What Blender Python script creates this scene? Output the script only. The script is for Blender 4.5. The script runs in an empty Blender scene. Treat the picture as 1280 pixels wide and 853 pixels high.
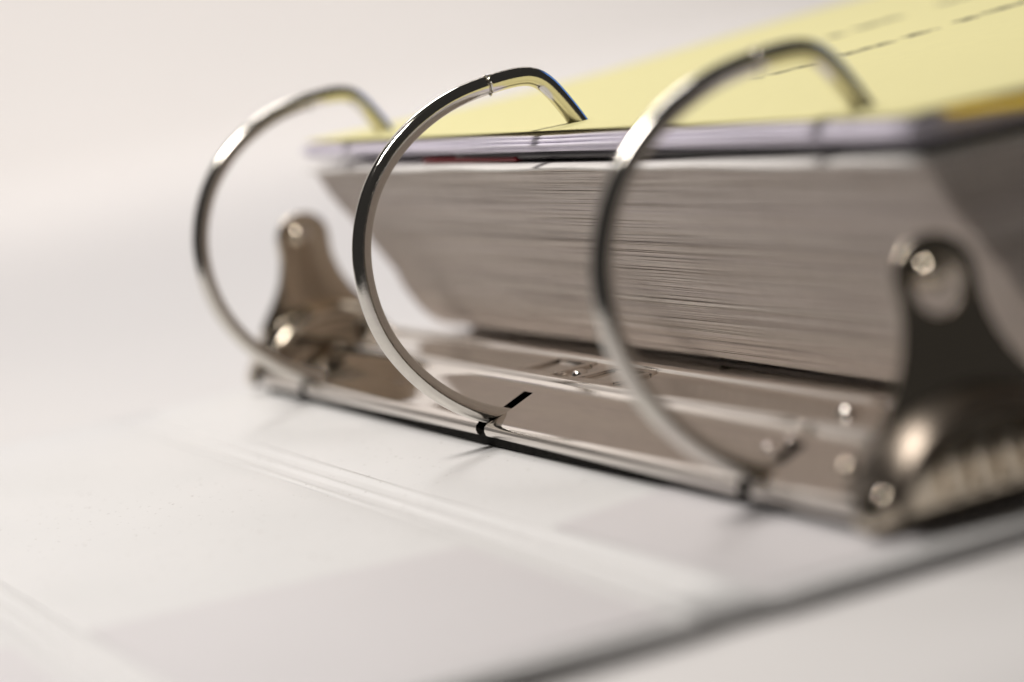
import bpy, bmesh, math, random
from mathutils import Vector, Matrix

random.seed(7)
scene = bpy.context.scene
C = scene.collection
MM = 0.001
ZO = 7.5            # the tabletop lies at z = 0; the drawing below is in mm with the ring base at z = 0


def P(x, y, z):
    return Vector((x * MM, y * MM, (z + ZO) * MM))


# ---------------------------------------------------------------- camera
cam_d = bpy.data.cameras.new('camera')
cam = bpy.data.objects.new('camera', cam_d)
C.objects.link(cam)
pitch, roll, yaw = -0.130405, 0.195488, -0.356945
cx, sx = math.cos(pitch), math.sin(pitch)
cy, sy = math.cos(roll), math.sin(roll)
cz, sz = math.cos(yaw), math.sin(yaw)
Rm = (Matrix(((cz, -sz, 0), (sz, cz, 0), (0, 0, 1)))
      @ Matrix(((1, 0, 0), (0, cx, -sx), (0, sx, cx)))
      @ Matrix(((cy, 0, sy), (0, 1, 0), (-sy, 0, cy))))
right, look, up = Rm.col[0], Rm.col[1], Rm.col[2]
loc = P(-171.0546, -481.1109, 80.7465)
M4 = Matrix((right, up, -look)).transposed().to_4x4()
M4.translation = loc
cam.matrix_world = M4
cam_d.sensor_width = 36.0
cam_d.lens = 3561.85 / 1280 * 36
cam_d.clip_start = 0.01
cam_d.clip_end = 50
cam_d.dof.use_dof = True
cam_d.dof.focus_distance = 0.511
cam_d.dof.aperture_fstop = 7.7
scene.camera = cam

# ---------------------------------------------------------------- world, lamps, exposure
world = bpy.data.worlds.new('World')
scene.world = world
world.use_nodes = True
bg = world.node_tree.nodes['Background']
bg.inputs[0].default_value = (0.80, 0.76, 0.72, 1)
bg.inputs[1].default_value = 0.045


def area(name, pos, target, sx_, sy_, power, color):
    d = bpy.data.lights.new(name, 'AREA')
    d.shape = 'RECTANGLE'
    d.size, d.size_y = sx_, sy_
    d.energy = power
    d.color = color
    o = bpy.data.objects.new(name, d)
    C.objects.link(o)
    o.location = P(*pos)
    dr = (P(*target) - P(*pos)).normalized()
    o.rotation_euler = dr.to_track_quat('-Z', 'Y').to_euler()
    return o


area('left_lamp', (-330, 50, 720), (0, 0, 20), 0.12, 0.22, 5.2, (1.0, 0.95, 0.90))
area('back_lamp', (70, 1250, 1300), (0, 20, 0), 0.42, 0.30, 7.2, (1.0, 0.955, 0.93))
area('backdrop_lamp', (420, 1350, 1300), (380, 2200, 120), 1.8, 1.0, 21.0, (1.0, 0.94, 0.89))
area('blue_edge_lamp', (900, 420, 420), (0, 0, 40), 0.42, 0.42, 0.65, (0.10, 0.34, 1.0))  # unseen blue lamp added to tint the edges of the ring posts

scene.view_settings.view_transform = 'Standard'
scene.view_settings.look = 'None'
scene.view_settings.exposure = 0.0
scene.view_settings.gamma = 1.0
scene.view_settings.use_curve_mapping = False
scene.render.engine = 'CYCLES'
try:
    scene.cycles.use_denoising = True
    scene.cycles.denoiser = 'OPENIMAGEDENOISE'
except Exception:
    pass
scene.cycles.max_bounces = 10
scene.cycles.sample_clamp_indirect = 8.0


# ---------------------------------------------------------------- materials
def mat(name):
    m = bpy.data.materials.new(name)
    m.use_nodes = True
    nt = m.node_tree
    return m, nt, nt.nodes['Principled BSDF']


def noise(nt, scale, detail=4, rough=0.55, vec=None, stretch=None):
    tc = nt.nodes.new('ShaderNodeTexCoord')
    mp = nt.nodes.new('ShaderNodeMapping')
    nt.links.new(tc.outputs['Object'], mp.inputs[0])
    if stretch:
        mp.inputs['Scale'].default_value = stretch
    n = nt.nodes.new('ShaderNodeTexNoise')
    n.inputs['Scale'].default_value = scale
    n.inputs['Detail'].default_value = detail
    n.inputs['Roughness'].default_value = rough
    nt.links.new(mp.outputs[0], n.inputs['Vector'])
    return n.outputs['Fac']


def ramp(nt, fac, stops):
    r = nt.nodes.new('ShaderNodeValToRGB')
    nt.links.new(fac, r.inputs[0])
    e = r.color_ramp.elements
    while len(e) < len(stops):
        e.new(0.5)
    for k, (p, c) in enumerate(stops):
        e[k].position = p
        e[k].color = (*c, 1) if len(c) == 3 else c
    return r.outputs[0]


def bump(nt, bs, fac, strength, dist):
    b = nt.nodes.new('ShaderNodeBump')
    b.inputs['Strength'].default_value = strength
    b.inputs['Distance'].default_value = dist
    nt.links.new(fac, b.inputs['Height'])
    nt.links.new(b.outputs[0], bs.inputs['Normal'])


def metal_mat(name, col, r0, r1, stretch=None, grain=2600, gs=0.05):
    m, nt, bs = mat(name)
    bs.inputs['Metallic'].default_value = 1.0
    f = noise(nt, 900, 5, 0.6, stretch=stretch)
    nt.links.new(ramp(nt, f, [(0.3, tuple(c * 0.93 for c in col)), (0.7, col)]), bs.inputs['Base Color'])
    f2 = noise(nt, 2600, 3, 0.6)
    nt.links.new(ramp(nt, f2, [(0.35, (r0,) * 3), (0.75, (r1,) * 3)]), bs.inputs['Roughness'])
    bump(nt, bs, noise(nt, grain, 4, 0.7), gs, 0.00006)
    return m


M_RING = metal_mat('nickel_wire', (0.68, 0.65, 0.60), 0.06, 0.13, None, 3200, 0.2)
M_PLATE = metal_mat('nickel_sheet', (0.78, 0.73, 0.68), 0.035, 0.10, (1, 0.12, 1), 160, 0.13)
M_FLANGE = metal_mat('dimmed_nickel', (0.20, 0.17, 0.14), 0.34, 0.46)  # base colour darkened to subdue the lamp's hot spot on the near flange
M_LEVER = metal_mat('nickel_lever', (0.68, 0.60, 0.49), 0.08, 0.15)

M_DARK, nt, bs = mat('gap_shade_black')  # near-black colour stands in for the shadow under the cap plate
f = noise(nt, 400)
nt.links.new(ramp(nt, f, [(0.3, (0.012, 0.011, 0.01)), (0.7, (0.03, 0.028, 0.026))]), bs.inputs['Base Color'])
bs.inputs['Roughness'].default_value = 0.9
bs.inputs['Specular IOR Level'].default_value = 0.1

# white vinyl: fine grain, faint smudges, dust specks
M_VINYL, nt, bs = mat('white_vinyl')
f = noise(nt, 28, 4)
col = ramp(nt, f, [(0.3, (0.715, 0.715, 0.71)), (0.7, (0.745, 0.74, 0.735))])
sp = noise(nt, 900, 2, 0.5)
spk = ramp(nt, sp, [(0.0, (0, 0, 0)), (0.70, (0, 0, 0)), (0.74, (1, 1, 1))])
mx = nt.nodes.new('ShaderNodeMix')
mx.data_type = 'RGBA'
nt.links.new(spk, mx.inputs[0])
nt.links.new(col, mx.inputs[6])
mx.inputs[7].default_value = (0.38, 0.36, 0.34, 1)
nt.links.new(mx.outputs[2], bs.inputs['Base Color'])
f2 = noise(nt, 14, 3, 0.5)
nt.links.new(ramp(nt, f2, [(0.3, (0.42,) * 3), (0.75, (0.50,) * 3)]), bs.inputs['Roughness'])
bump(nt, bs, noise(nt, 1500, 3), 0.12, 0.00004)

# opaque grey sheets on the vinyl; their tone stands in for shade and reflection
M_SHADE, nt, bs = mat('grey_shade_sheet')
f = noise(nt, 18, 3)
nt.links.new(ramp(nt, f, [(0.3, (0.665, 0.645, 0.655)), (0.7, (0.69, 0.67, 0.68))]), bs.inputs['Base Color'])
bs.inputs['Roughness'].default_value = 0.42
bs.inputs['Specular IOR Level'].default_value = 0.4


def paper_mat(name, col, rough=0.7, var=0.06, attr=False):
    m, nt, bs = mat(name)
    f = noise(nt, 350, 4)
    c = ramp(nt, f, [(0.3, tuple(v * (1 - var) for v in col)), (0.7, col)])
    if attr:
        a = nt.nodes.new('ShaderNodeAttribute')
        a.attribute_name = 'tone'
        mu = nt.nodes.new('ShaderNodeMix')
        mu.data_type = 'RGBA'
        mu.blend_type = 'MULTIPLY'
        mu.inputs[0].default_value = 1
        nt.links.new(c, mu.inputs[6])
        nt.links.new(a.outputs['Color'], mu.inputs[7])
        c = mu.outputs[2]
    nt.links.new(c, bs.inputs['Base Color'])
    bs.inputs['Roughness'].default_value = rough
    bs.inputs['Specular IOR Level'].default_value = 0.3
    bump(nt, bs, noise(nt, 3000, 3), 0.1, 0.00003)
    return m, nt, bs


M_STACK, _, _ = paper_mat('white_page_edges', (0.88, 0.815, 0.775), attr=True)
M_LILAC, _, _ = paper_mat('lilac_white_paper', (0.82, 0.78, 0.88))
M_WHITE, _, _ = paper_mat('white_paper', (0.85, 0.83, 0.80))
M_RED, _, _ = paper_mat('red_card', (0.20, 0.012, 0.018), 0.5)
M_GOLD, _, _ = paper_mat('golden_card', (0.86, 0.60, 0.06), 0.6)
M_BLACK, nt, bs = paper_mat('black_plastic', (0.014, 0.011, 0.015), 0.38)

# yellow sheet with two lines of small blurred print
M_YELLOW, nt, bs = paper_mat('yellow_paper', (0.88, 0.82, 0.41), var=0.03)
base_link = bs.inputs['Base Color'].links[0].from_socket
tc = nt.nodes.new('ShaderNodeTexCoord')
sep = nt.nodes.new('ShaderNodeSeparateXYZ')
nt.links.new(tc.outputs['Object'], sep.inputs[0])


def mathn(op, a, b=None):
    n = nt.nodes.new('ShaderNodeMath')
    n.operation = op
    for k, v in ((0, a), (1, b)):
        if v is None:
            continue
        if isinstance(v, (int, float)):
            n.inputs[k].default_value = v
        else:
            nt.links.new(v, n.inputs[k])
    return n.outputs[0]


mask = None
for (y0, half, xa, xb, sc, wgt) in ((8.0, 3.0, 70, 230, 130, 1.0), (56, 3.4, 112, 230, 100, 0.85)):
    dy = mathn('ABSOLUTE', mathn('SUBTRACT', sep.outputs[1], y0 * MM))
    line = mathn('LESS_THAN', dy, half * MM)
    inx = mathn('MULTIPLY', mathn('GREATER_THAN', sep.outputs[0], xa * MM), mathn('LESS_THAN', sep.outputs[0], xb * MM))
    cb = nt.nodes.new('ShaderNodeCombineXYZ')
    nt.links.new(sep.outputs[0], cb.inputs[0])
    cb.inputs[1].default_value = y0
    nz = nt.nodes.new('ShaderNodeTexNoise')
    nz.inputs['Scale'].default_value = sc
    nz.inputs['Detail'].default_value = 3
    nz.inputs['Roughness'].default_value = 0.7
    nt.links.new(cb.outputs[0], nz.inputs['Vector'])
    n2 = nt.nodes.new('ShaderNodeTexNoise')
    n2.inputs['Scale'].default_value = 420
    n2.inputs['Detail'].default_value = 2
    nt.links.new(tc.outputs['Object'], n2.inputs['Vector'])
    letter = mathn('ADD', mathn('MULTIPLY', mathn('GREATER_THAN', n2.outputs['Fac'], 0.44), 0.6), 0.36)
    word = mathn('MULTIPLY', mathn('GREATER_THAN', nz.outputs['Fac'], 0.47), letter)
    mk = mathn('MULTIPLY', mathn('MULTIPLY', mathn('MULTIPLY', line, inx), word), wgt)
    mask = mk if mask is None else mathn('MAXIMUM', mask, mk)
mx = nt.nodes.new('ShaderNodeMix')
mx.data_type = 'RGBA'
nt.links.new(mask, mx.inputs[0])
nt.links.new(base_link, mx.inputs[6])
mx.inputs[7].default_value = (0.10, 0.09, 0.06, 1)
nt.links.new(mx.outputs[2], bs.inputs['Base Color'])

M_TABLE, nt, bs = mat('white_tabletop_paper')
f = noise(nt, 3, 3)
nt.links.new(ramp(nt, f, [(0.3, (0.735, 0.718, 0.708)), (0.7, (0.755, 0.738, 0.728))]), bs.inputs['Base Color'])
bs.inputs['Roughness'].default_value = 0.75


# ---------------------------------------------------------------- mesh helpers
def link(name, me, m, parent=None, smooth=True):
    o = bpy.data.objects.new(name, me)
    C.objects.link(o)
    if m:
        me.materials.append(m)
    if parent:
        o.parent = parent
    if smooth:
        for p in me.polygons:
            p.use_smooth = True
    return o


def bm_obj(name, bm, m, parent=None, smooth=True, sharp=35):
    bmesh.ops.recalc_face_normals(bm, faces=bm.faces)
    if smooth and sharp:
        for e in bm.edges:
            if len(e.link_faces) == 2 and e.calc_face_angle(0) > math.radians(sharp):
                e.smooth = False
    me = bpy.data.meshes.new(name)
    bm.to_mesh(me)
    bm.free()
    return link(name, me, m, parent, smooth)


def tag(o, label, cat, group=None):
    o['label'] = label
    o['category'] = cat
    if group:
        o['group'] = group


def box(bm, x0, x1, y0, y1, z0, z1, bev=0.0, seg=2):
    vs = [bm.verts.new(P(x, y, z)) for x in (x0, x1) for y in (y0, y1) for z in (z0, z1)]
    fs = [(0, 1, 3, 2), (4, 6, 7, 5), (0, 4, 5, 1), (2, 3, 7, 6), (0, 2, 6, 4), (1, 5, 7, 3)]
    faces = [bm.faces.new([vs[i] for i in f]) for f in fs]
    if bev:
        es = list({e for f in faces for e in f.edges})
        bmesh.ops.bevel(bm, geom=es, offset=bev * MM, segments=seg, affect='EDGES', profile=0.5)


def catmull(pts, n=10):
    out = []
    q = [pts[0]] + list(pts) + [pts[-1]]
    for i in range(1, len(q) - 2):
        p0, p1, p2, p3 = q[i - 1], q[i], q[i + 1], q[i + 2]
        for k in range(n):
            t = k / n
            out.append(tuple(0.5 * (2 * b + (c - a) * t + (2 * a - 5 * b + 4 * c - d) * t * t + (3 * b - a - 3 * c + d) * t ** 3)
                             for a, b, c, d in zip(p0, p1, p2, p3)))
    out.append(tuple(pts[-1]))
    return out


def sweep_xz(bm, path, y, rad, sides=28):
    """round wire along a path in the XZ plane at depth y; rad(i, n) gives the radius"""
    n = len(path)
    rings = []
    for i, (x, z) in enumerate(path):
        a = path[max(0, i - 1)]
        b = path[min(n - 1, i + 1)]
        tx, tz = b[0] - a[0], b[1] - a[1]
        l = math.hypot(tx, tz)
        nx, nz = -tz / l, tx / l
        r = rad(i, n)
        rings.append([bm.verts.new(P(x + nx * r * math.cos(t), y + r * math.sin(t), z + nz * r * math.cos(t)))
                      for t in (2 * math.pi * k / sides for k in range(sides))])
    for a, b in zip(rings, rings[1:]):
        for k in range(sides):
            bm.faces.new((a[k], a[(k + 1) % sides], b[(k + 1) % sides], b[k]))
    bm.faces.new(rings[0])
    bm.faces.new(rings[-1][::-1])


def extrude_profile(bm, prof, ys, skip=None):
    """sheet swept along Y: profile points (x, z), stations ys; skip(i, j) leaves a face out"""
    g = [[bm.verts.new(P(x, y, z)) for (x, z) in prof] for y in ys]
    for j in range(len(ys) - 1):
        for i in range(len(prof) - 1):
            if skip and skip(i, j):
                continue
            bm.faces.new((g[j][i], g[j][i + 1], g[j + 1][i + 1], g[j + 1][i]))


def solidify(o, t, offset=-1):
    md = o.modifiers.new('thickness', 'SOLIDIFY')
    md.thickness = t * MM
    md.offset = offset
    return md


# ---------------------------------------------------------------- the setting: one sheet of white paper, table and sweep
bm = bmesh.new()
prof = [(y, 0.0) for y in (-340, -200, -100, 0, 150, 300, 350, 500, 850, 1200, 1700)]
for k in range(1, 13):
    a = k / 12 * math.pi / 2
    prof.append((1700 + 500 * math.sin(a), 500 - 500 * math.cos(a)))
prof += [(2202, 800), (2204, 1300)]
xs = (-250, 0, 400, 900, 1600)


def sheet_x(x, y):
    # the paper is cut wider towards the back
    return x - (1100 * min(1.0, max(0.0, (y - 350) / 500)) if x == xs[0] else 0)


prof[0] = (-275, 0.0)
g = [[bm.verts.new((sheet_x(x, y) * MM, y * MM, z * MM)) for (y, z) in prof] for x in xs]
for i in range(len(xs) - 1):
    for j in range(len(prof) - 1):
        bm.faces.new((g[i][j], g[i + 1][j], g[i + 1][j + 1], g[i][j + 1]))
o = bm_obj('tabletop', bm, M_TABLE)
solidify(o, 0.4, -1)
o['kind'] = 'structure'

# ---------------------------------------------------------------- the binder
binder = bpy.data.objects.new('ring_binder', None)
C.objects.link(binder)
binder.empty_display_size = 0.02
tag(binder, 'open white vinyl three ring binder with shiny nickel ring mechanism', 'binder')

YN, YF = -159.0, 159.0


def cover_panel(name, x0, z0, x1, z1, th=1.2, bev=0.35, sag=None):
    """a padded vinyl board from (x0, z0) to (x1, z1), top surface given"""
    bm = bmesh.new()
    nx, ny = 14, 22
    prof = []
    grid = {}
    for i in range(nx + 1):
        for j in range(ny + 1):
            u, v = i / nx, j / ny
            x = x0 + (x1 - x0) * u
            y = YN + (YF - YN) * v
            z = z0 + (z1 - z0) * u + 0.12 * math.sin(5.1 * u + 9 * v) + 0.08 * math.sin(17 * v + 3 * u)
            grid[i, j] = bm.verts.new(P(x, y, z))
    for i in range(nx):
        for j in range(ny):
            bm.faces.new((grid[i, j], grid[i + 1, j], grid[i + 1, j + 1], grid[i, j + 1]))
    ret = bmesh.ops.extrude_face_region(bm, geom=list(bm.faces))
    low = [v for v in ret['geom'] if isinstance(v, bmesh.types.BMVert)]
    bmesh.ops.translate(bm, vec=(0, 0, -th * MM), verts=low)
    bmesh.ops.recalc_face_normals(bm, faces=bm.faces)
    es = [e for e in bm.edges if len(e.link_faces) == 2 and e.calc_face_angle(0) > 1.0]
    bmesh.ops.bevel(bm, geom=es, offset=bev * MM, segments=4, affect='EDGES', profile=0.5)
    return bm_obj(name, bm, M_VINYL, binder, True, 60)


cover_panel('back_cover', -23.5, -4.3, 262, -4.3)
cover_panel('spine_panel', -94.5, -2.8, -33.0, -4.2)
cover_panel('front_cover', -236, -2.0, -101.5, -2.7)


def hinge(xa, za, xb, zb):
    """pressed weld strip between two boards: two shallow ribs and a groove"""
    bm = bmesh.new()
    n = 22
    prof = []
    for k in range(n + 1):
        u = k / n
        x = xa + (xb - xa) * u
        z = za + (zb - za) * u - 0.3 * math.sin(math.pi * u) ** 0.6 + 0.40 * max(0, math.sin(5 * math.pi * u)) ** 1.5
        prof.append((x, z))
    ys = [YN + 0.6 + (YF - YN - 1.2) * k / 16 for k in range(17)]
    extrude_profile(bm, prof, ys)
    o = bm_obj('hinge', bm, M_VINYL, binder, True, None)
    solidify(o, 0.7, -1)
    return o


hinge(-33.6, -4.28, -22.9, -4.36)
hinge(-102.2, -2.8, -93.8, -2.84)


def shade_sheet(x0, x1, y0, y1, zf, tilt=0.0, name='shade_patch'):
    """thin opaque sheet just above the vinyl, carrying painted shade"""
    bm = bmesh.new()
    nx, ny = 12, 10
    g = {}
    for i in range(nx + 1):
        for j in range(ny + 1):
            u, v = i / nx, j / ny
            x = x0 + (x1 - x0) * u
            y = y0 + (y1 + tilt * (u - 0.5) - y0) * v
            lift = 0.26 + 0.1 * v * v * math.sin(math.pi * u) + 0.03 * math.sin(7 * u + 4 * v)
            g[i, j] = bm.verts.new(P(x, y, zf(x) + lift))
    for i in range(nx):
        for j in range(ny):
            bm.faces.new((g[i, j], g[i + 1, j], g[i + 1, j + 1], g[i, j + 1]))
    return bm_obj(name, bm, M_SHADE, binder, True, None)


shade_sheet(-93, -35.5, -155, -77, lambda x: -4.2 + 1.4 * (-33.0 - x) / 61.5, -6)
shade_sheet(-22, 120, -155, -66, lambda x: -4.3, 34)
shade_sheet(-180, -104, -155, -72, lambda x: -2.4, 0)

# --- cap plate of the ring mechanism, slotted where the rings come out
prof = [(-0.4, -2.3), (-0.9, -1.9), (-1.1, -1.1), (-0.9, -0.35), (-0.2, 0.2), (1.2, 0.55), (3.0, 0.95), (6.2, 2.2), (9.6, 3.55), (12.9, 4.65),
        (13.15, 4.9), (13.5, 5.4), (13.9, 5.65), (14.5, 5.65), (15.0, 5.3), (15.6, 4.6), (18, 4.35), (21, 4.3), (24, 4.35), (26.2, 4.5), (26.6, 4.9), (27.0, 5.4), (27.5, 5.6), (28.1, 5.5), (28.7, 5.0), (29.4, 4.5),
        (33, 3.2), (38, 2.1), (44, 0.9), (48, 0.3), (49.4, -0.6), (49.2, -2.5)]
RINGS_Y = (-108.0, 0.0, 108.0)
ys = sorted([-143.5, -142.9] + [r + d for r in RINGS_Y for d in (-2.15, 2.15)] + [-125, -90, -60, -30, -15, 15, 30, 60, 90, 125] + [139.4, 140.0])
NSLOT = 8


def in_slot(i, j):
    ym = 0.5 * (ys[j] + ys[j + 1])
    return i < NSLOT and any(abs(ym - r) < 2 for r in RINGS_Y)


bm = bmesh.new()
extrude_profile(bm, prof, ys, in_slot)
loose = [v for v in bm.verts if not v.link_faces]
bmesh.ops.delete(bm, geom=loose, context='VERTS')
plate = bm_obj('cap_plate', bm, M_PLATE, binder, True, None)
solidify(plate, 0.8, -1)
md = plate.modifiers.new('crisp_edges', 'EDGE_SPLIT')
md.split_angle = math.radians(60)

bm = bmesh.new()
box(bm, 0.3, 47.0, -142, 139, -4.2, -1.3, 0.3)  # bar filling the gap below the plate with painted shadow
bm_obj('gap_shade_bar', bm, M_DARK, binder)


def frame_shape(bm, x0, x1, y0, y1, z, w, h):
    for a in ((x0, x0 + w, y0, y1), (x1 - w, x1, y0, y1), (x0 + w, x1 - w, y0, y0 + w), (x0 + w, x1 - w, y1 - w, y1)):
        box(bm, a[0], a[1], a[2], a[3], z - 0.2, z + h, 0.18)


def dome(bm, x, y, z, r, h, nr=6, ns=20):
    prev = None
    for k in range(nr):
        a = k / nr * math.pi / 2
        rr, zz = r * math.cos(a), h * math.sin(a)
        cur = [bm.verts.new(P(x + rr * math.cos(t), y + rr * math.sin(t), z + zz)) for t in (2 * math.pi * q / ns for q in range(ns))]
        if prev:
            for q in range(ns):
                bm.faces.new((prev[q], prev[(q + 1) % ns], cur[(q + 1) % ns], cur[q]))
        prev = cur
    top = bm.verts.new(P(x, y, z + h))
    for q in range(ns):
        bm.faces.new((prev[q], prev[(q + 1) % ns], top))


for yc in (-12.5, 14.5):
    bm = bmesh.new()
    frame_shape(bm, 16.2, 26.4, yc - 8.5, yc + 8.5, 4.35, 1.5, 0.6)
    bm_obj('embossed_frame', bm, M_PLATE, plate)
for (xr, yr, rr, hh, zr) in ((7.4, -101.2, 0.8, 0.8, 2.6), (9.6, -104.6, 0.7, 0.7, 3.4), (20.6, 1.2, 1.5, 0.9, 4.3), (22.6, -99.5, 1.9, 1.4, 4.3)):  # the two smallest domes are added only to catch glints
    if rr:
        bm = bmesh.new()
        dome(bm, xr, yr, zr, rr, hh)
        bm_obj('rivet_or_glint', bm, M_PLATE, plate)

# --- the rings: a curved half that comes out of the slot and a straight slanting half through the paper
curved = [(11.5, -3.2), (8.0, -1.3), (4.0, 0.2), (-0.4, 2.1), (-5.9, 5.8), (-10.6, 11.0), (-14.6, 17.4), (-16.7, 24.4), (-17.0, 31.8), (-16.0, 37.8),
          (-13.3, 44.2), (-10.2, 48.4), (-6.6, 52.0), (-1.8, 55.3), (3.7, 57.8), (8.6, 59.1), (13.3, 59.7)]
straight = [(13.3, 59.7), (17.0, 60.0), (20.6, 59.9), (23.0, 59.0), (24.8, 57.3), (26.8, 54.3), (29.4, 49.6), (33.0, 42.0), (42, 23), (48.6, 7), (50.5, 1)]
cu = catmull(curved, 9)
st = catmull(straight, 9)


def smooth_path(p, n=40):
    p = [list(q) for q in p]
    for _ in range(n):
        q = [r[:] for r in p]
        for i in range(1, len(p) - 1):
            for a in (0, 1):
                q[i][a] = 0.25 * p[i - 1][a] + 0.5 * p[i][a] + 0.25 * p[i + 1][a]
        p = q
    return [tuple(r) for r in p]


cu = smooth_path(cu, 45)
st = smooth_path(st, 14)
RAD = 1.75


def rad_c(i, n):
    k = n - 1 - i
    return RAD - (0.28 if k == 0 else 0.1 if k == 1 else 0.0)


def rad_s(i, n):
    return RAD - (0.28 if i == 0 else 0.08 if i == 1 else 0.0)


def trim(path, gap, end):
    p = list(path)
    if end:
        a, b = p[-2], p[-1]
    else:
        a, b = p[1], p[0]
    l = math.hypot(b[0] - a[0], b[1] - a[1])
    q = (b[0] - (b[0] - a[0]) / l * gap, b[1] - (b[1] - a[1]) / l * gap)
    q0 = (b[0] - (b[0] - a[0]) / l * (gap + 0.28), b[1] - (b[1] - a[1]) / l * (gap + 0.28))
    if end:
        return p[:-1] + [q0, q]
    return [q, q0] + p[1:]


cu = trim(cu, 0.10, True)
st = trim(st, 0.10, False)
ring_src = None
for yr in RINGS_Y:
    bm = bmesh.new()
    sweep_xz(bm, cu, yr, rad_c)
    r_ = bm_obj('ring', bm, M_RING, binder, True, 40)
    bm = bmesh.new()
    sweep_xz(bm, st, yr, rad_s)
    h_ = bm_obj('straight_half', bm, M_RING, r_, True, 40)
    bm = bmesh.new()
    # interlocking tooth that bridges the joint
    for (dx, dz, dy, a) in ((-0.25, 1.72, -0.5, 0.34), (0.35, 1.70, -0.9, 0.30), (0.1, -1.68, -0.6, 0.34), (0.3, 0.3, -1.72, 0.32)):
        bmesh.ops.create_icosphere(bm, subdivisions=2, radius=a * MM, matrix=Matrix.Translation(P(13.2 + dx, yr + dy, 59.6 + dz)))
    bm_obj('joint_tooth', bm, M_RING, r_)


# --- opening levers at both ends
def lever(sgn):
    """waisted finger tab above an arched flange and a ribbed end cap; sgn = -1 near end, +1 far end"""
    xc = 16.6
    ytab = 144.5
    half = [(14.0, 8.6), (13.0, 10.2), (11.8, 12.0), (10.2, 14.2), (8.8, 16.4), (7.6, 18.8), (6.8, 21.4), (6.3, 24.0), (6.3, 26.6), (6.35, 28.4),
            (5.9, 30.4), (4.9, 32.0), (3.4, 33.2), (1.7, 33.9), (0.0, 34.1)]
    outline = [(xc + w, z) for (w, z) in half] + [(xc - w, z) for (w, z) in half[-2::-1]]
    bm = bmesh.new()
    fr_ = []
    for (x, z) in outline:
        lean = 0.6 - 3.0 * ((z - 8) / 26)
        fr_.append(bm.verts.new(P(x, sgn * (ytab + lean), z)))
    zh, rh = 26.6, 3.7
    lean_h = lambda z: 0.6 - 3.0 * ((z - 8) / 26)
    ho = [bm.verts.new(P(xc + rh * math.cos(t), sgn * (ytab + lean_h(zh + rh * math.sin(t))), zh + rh * math.sin(t)))
          for t in (2 * math.pi * q / 20 for q in range(20))]
    if sgn > 0:
        bmesh.ops.delete(bm, geom=ho, context='VERTS')
    es = [bm.edges.new((lp[q], lp[(q + 1) % len(lp)])) for lp in ((fr_, ho) if sgn < 0 else (fr_,)) for q in range(len(lp))]
    bmesh.ops.triangle_fill(bm, edges=es, use_beauty=True, use_dissolve=False)
    ret = bmesh.ops.extrude_face_region(bm, geom=list(bm.faces))
    bmesh.ops.translate(bm, vec=(0, sgn * 1.3 * MM, 0), verts=[v for v in ret['geom'] if isinstance(v, bmesh.types.BMVert)])
    bmesh.ops.recalc_face_normals(bm, faces=bm.faces)
    es = [e for e in bm.edges if e.calc_face_angle(0) > 1.2]
    bmesh.ops.bevel(bm, geom=es, offset=0.5 * MM, segments=3, affect='EDGES', profile=0.5)
    tab = bm_obj('lever', bm, M_LEVER, binder, True, 50)
    # round riveted head in the upper part of the hole
    bm = bmesh.new()
    bmesh.ops.create_uvsphere(bm, u_segments=24, v_segments=14, radius=2.5 * MM,
                              matrix=Matrix.Translation(P(xc - 0.8, sgn * (ytab - 0.9) - 0.6, 28.9)))
    bm_obj('rivet_or_glint', bm, M_LEVER, tab, True, None)
    # arched flange the tab rises from, rounded down on both sides
    arch = [(0.8, 2.2), (1.6, 5.0), (4.0, 8.2), (7.6, 10.9), (12, 12.4), (16.6, 12.9), (21.2, 12.4), (25.6, 10.9), (29.2, 8.2), (31.6, 5.0), (32.4, 2.2)]
    low = [(-1.7, -0.6), (-0.9, 1.2), (2, 3.8), (6, 6.6), (11, 8.4), (16.6, 9.0), (22, 8.4), (27, 6.6), (31, 3.8), (34, 1.2), (34.8, -0.6)]
    ap = catmull(arch, 5)
    bm = bmesh.new()
    cross = [(ytab - 7.5 + 16.0 * k / 12, -3.2 * ((k - 6) / 6) ** 2) for k in range(13)]
    g = [[bm.verts.new(P(x, sgn * yy, z + dz)) for (yy, dz) in cross] for (x, z) in ap]
    for i in range(len(ap) - 1):
        for k in range(12):
            bm.faces.new((g[i][k], g[i + 1][k], g[i + 1][k + 1], g[i][k + 1]))
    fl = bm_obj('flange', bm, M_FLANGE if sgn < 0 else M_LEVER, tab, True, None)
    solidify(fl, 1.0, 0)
    # end cap with pressed ribs below the flange
    bm = bmesh.new()
    capo = catmull(low, 5) + [(35.0, -2.4), (-1.9, -2.4)]
    fa = bm.faces.new([bm.verts.new(P(x, sgn * (ytab - 1), z)) for (x, z) in capo])
    ret = bmesh.ops.extrude_face_region(bm, geom=[fa])
    vs = [v for v in ret['geom'] if isinstance(v, bmesh.types.BMVert)]
    bmesh.ops.translate(bm, vec=(0, sgn * 5.6 * MM, 0), verts=vs)
    bmesh.ops.recalc_face_normals(bm, faces=bm.faces)
    es = [e for e in bm.edges if e.calc_face_angle(0) > 1.2 and all(v in vs for v in e.verts)]
    bmesh.ops.bevel(bm, geom=es, offset=1.0 * MM, segments=4, affect='EDGES', profile=0.5)
    bm_obj('end_cap', bm, M_LEVER, tab, True, 50)
    if sgn < 0:
        for xr in (9.0, 13.4, 17.8, 22.2):
            bm = bmesh.new()
            box(bm, xr, xr + 2.3, -(ytab + 6.6), -(ytab + 4.2), -0.6, 7.0, 0.9, 3)
            bm_obj('rib', bm, M_LEVER, tab)
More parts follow.
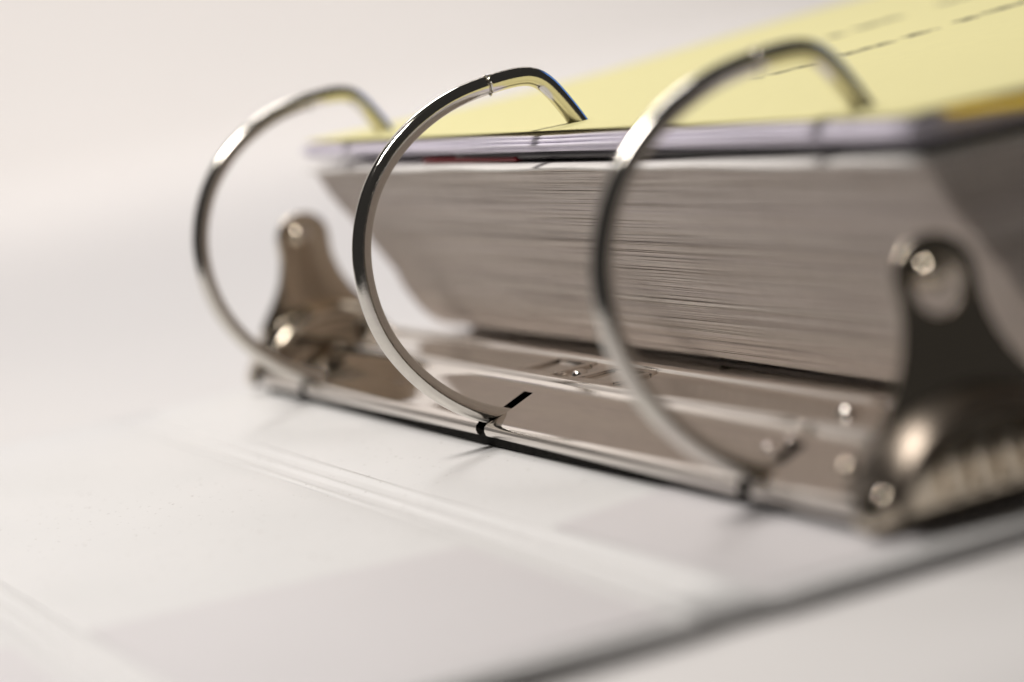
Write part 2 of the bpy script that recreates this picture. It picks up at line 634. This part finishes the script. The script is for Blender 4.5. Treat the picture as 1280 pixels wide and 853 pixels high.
    for xr in (2.2, 29.6):
        bm = bmesh.new()
        bmesh.ops.create_icosphere(bm, subdivisions=3, radius=1.5 * MM, matrix=Matrix.Translation(P(xr, sgn * (ytab - 8.0), 4.0)))
        bm_obj('pivot', bm, M_LEVER, tab)
    return tab


lever(-1)
lever(1)


# ---------------------------------------------------------------- the papers on the rings
def rise(x):
    t = min(1.0, max(0.0, (x - 60) / 130))
    return 6.0 * t * t * (3 - 2 * t)


def wave(y, k, amp):
    return amp * (math.sin(y * 0.021 + k * 1.7) + 0.5 * math.sin(y * 0.047 + k * 3.1))


def sheet(name, m, x0, x1, y0, y1, z, th, k=0, amp=0.0, droop=0.0, curl=0.0, holes=False, nx=14, ny=36, xj=0.3):
    """one sheet: left edge x0 towards the rings, near edge y0; bows upwards to the right with the pile"""
    nx = 20
    xs_ = [x0 + (x1 - x0) * (i / nx) ** 2.4 for i in range(nx + 1)]
    ys_ = [y0 + d for d in ((0, 0.6, 1.3, 2.2, 3.4, 5.0, 7.0, 9.5) if droop else (0,))]
    n0 = ys_[-1]
    ys_ += [n0 + (y1 - n0) * (j + 1) / ny for j in range(ny)]
    ny = len(ys_) - 1
    bm = bmesh.new()
    g = {}
    for i, x in enumerate(xs_):
        for j in range(ny + 1):
            y = ys_[j]
            fade = math.exp(-(x - x0) / 1.6)
            xx = x + math.exp(-(x - x0) / 9) * wave(y, k + 5, xj)
            zz = z + rise(x) + wave(y, k, amp) * (0.4 + 0.6 * fade)
            if droop:
                zz -= droop * max(0.0, 1 - (y - y0) / 6.0) ** 2 * min(1.0, 0.25 + (x - x0) / 20)
            if curl:
                zz += curl * fade * (0.75 + 0.25 * math.sin(y * 0.11 + k))
            g[i, j] = bm.verts.new(P(xx, y, zz))
    for i in range(nx):
        for j in range(ny):
            bm.faces.new((g[i, j], g[i + 1, j], g[i + 1, j + 1], g[i, j + 1]))
    o = bm_obj(name, bm, m, None, True, None)
    solidify(o, th, -1)
    return o


S0, S1 = -138.5, 140.0
o = sheet('yellow_sheet', M_YELLOW, 20.6, 236, S0 + 0.8, S1, 49.8, 0.22, 1, 0.10)
tag(o, 'pale yellow printed sheet on top of the pile, pierced by the rings', 'paper sheet')
o = sheet('golden_sheet', M_GOLD, 25.0, 235.5, S0 - 2.8, S1, 49.5, 0.3, 1, 0.10, droop=2.4)
tag(o, 'golden yellow card whose curled edge shows just beneath the pale yellow sheet', 'card sheet')
for q, (z, th, dx, am) in enumerate(((49.1, 0.4, 0.5, 0.10), (48.5, 0.5, 0.0, 0.11), (47.8, 0.55, -0.5, 0.10))):
    o = sheet('lilac_sheet', M_LILAC, 19.9 + dx, 235, S0, S1, z, th, 2 + q * 0.35, am, curl=-0.3)
    tag(o, ('uppermost lilac white sheet, just under the golden card', 'middle one of three lilac white sheets under the golden card',
            'lowest of three lilac white sheets, lying on the grey folder')[q], 'paper sheet')
o = sheet('grey_folder', M_LILAC, 20.6, 235, S0, S1, 46.95, 0.95, 3.2, 0.14)
tag(o, 'thick soft lilac grey folder lying right above the black divider', 'folder')
o = sheet('black_divider', M_BLACK, 21.2, 232, S0 + 0.5, 46, 45.85, 1.35, 3.4, 0.12)
tag(o, 'glossy black plastic divider sheet showing as a dark line in the pile', 'divider')
o = sheet('red_divider', M_RED, 21.0, 231, 14, 64, 44.9, 0.8, 3.4, 0.10)
tag(o, 'dark red card divider peeking out under the black plastic sheet', 'divider')
o = sheet('white_sheet', M_WHITE, 18.9, 236, S0, S1, 43.9, 0.6, 6, 0.10, curl=-0.75, xj=0.5)
tag(o, 'thick white sheet with ragged bright edge under the black divider', 'paper sheet')

# the thick pile below: some hundred and fifty sheets, too thin to pick apart
stack = bpy.data.objects.new('paper_stack', None)
C.objects.link(stack)
stack.location = P(120, 0, -3.3)
stack.empty_display_size = 0.02
tag(stack, 'thick pile of white pages with slanting grey edges behind the rings', 'paper stack')


def face_x(z):
    pts = [(-3.3, 52.0), (-2.6, 51.5), (0.9, 50.8), (1.4, 47.5), (2.4, 44.0), (3.4, 42.6), (4.6, 41.4), (6.5, 39.9), (9, 38.4), (12, 37.0), (15.0, 35.8), (15.4, 36.1),
           (18, 34.8), (25, 30.9), (31, 27.2), (37, 23.6), (43, 21.3)]
    for (a, b), (c, d) in zip(pts, pts[1:]):
        if z <= c:
            return b + (d - b) * (z - a) / (c - a)
    return pts[-1][1]


bm = bmesh.new()
tone = bm.loops.layers.float_color.new('tone')
z = -3.3
k = 0
rnd = random.Random(3)
while z < 42.6:
    th = rnd.choice((0.10, 0.12, 0.15, 0.18, 0.22))
    gap = 0.02 if rnd.random() < 0.95 else 0.14
    jit = rnd.gauss(0, 0.05) + (0.45 * rnd.random() if rnd.random() < 0.05 else 0)
    yj = rnd.gauss(0, 0.25)
    fx = face_x(z) + jit
    ph = rnd.random() * 6
    ny = 14
    rows = []
    for j in range(ny + 1):
        v = j / ny
        y = S0 + 0.6 + yj + (S1 - S0 - 1.0) * v
        xw = fx + 0.14 * math.sin(y * 0.03 + ph) + 0.07 * math.sin(y * 0.11 + 2 * ph)
        zz = z + 0.10 * math.sin(y * 0.025 + z * 0.35) + 0.05 * math.sin(y * 0.06 + z * 0.8)
        # the near corner of the pile sags slightly
        rows.append([bm.verts.new(P(xw, y, zz)), bm.verts.new(P(xw, y, zz + th)),
                     bm.verts.new(P(110, y, zz + th)), bm.verts.new(P(236, y, zz + th + rise(236) * max(0, z) / 43)),
                     bm.verts.new(P(236, y, zz + rise(236) * max(0, z) / 43)), bm.verts.new(P(110, y, zz))])
    tn = 0.92 + 0.08 * rnd.random()
    if rnd.random() < 0.03:
        tn *= 0.7
    colr = (tn, tn * rnd.uniform(0.985, 1.0), tn * rnd.uniform(0.96, 1.0), 1)
    fs = []
    for a, b in zip(rows, rows[1:]):
        for q in range(6):
            fs.append(bm.faces.new((a[q], a[(q + 1) % 6], b[(q + 1) % 6], b[q])))
    for rw in (rows[0], rows[-1]):
        fs.append(bm.faces.new((rw[0], rw[1], rw[2], rw[5])))
        fs.append(bm.faces.new((rw[5], rw[2], rw[3], rw[4])))
    for f in fs:
        for l in f.loops:
            l[tone] = colr
    z += th + gap
    k += 1
bm.transform(Matrix.Translation(-stack.location))
pg = bm_obj('pages', bm, M_STACK, stack, False)
pg['kind'] = 'stuff'
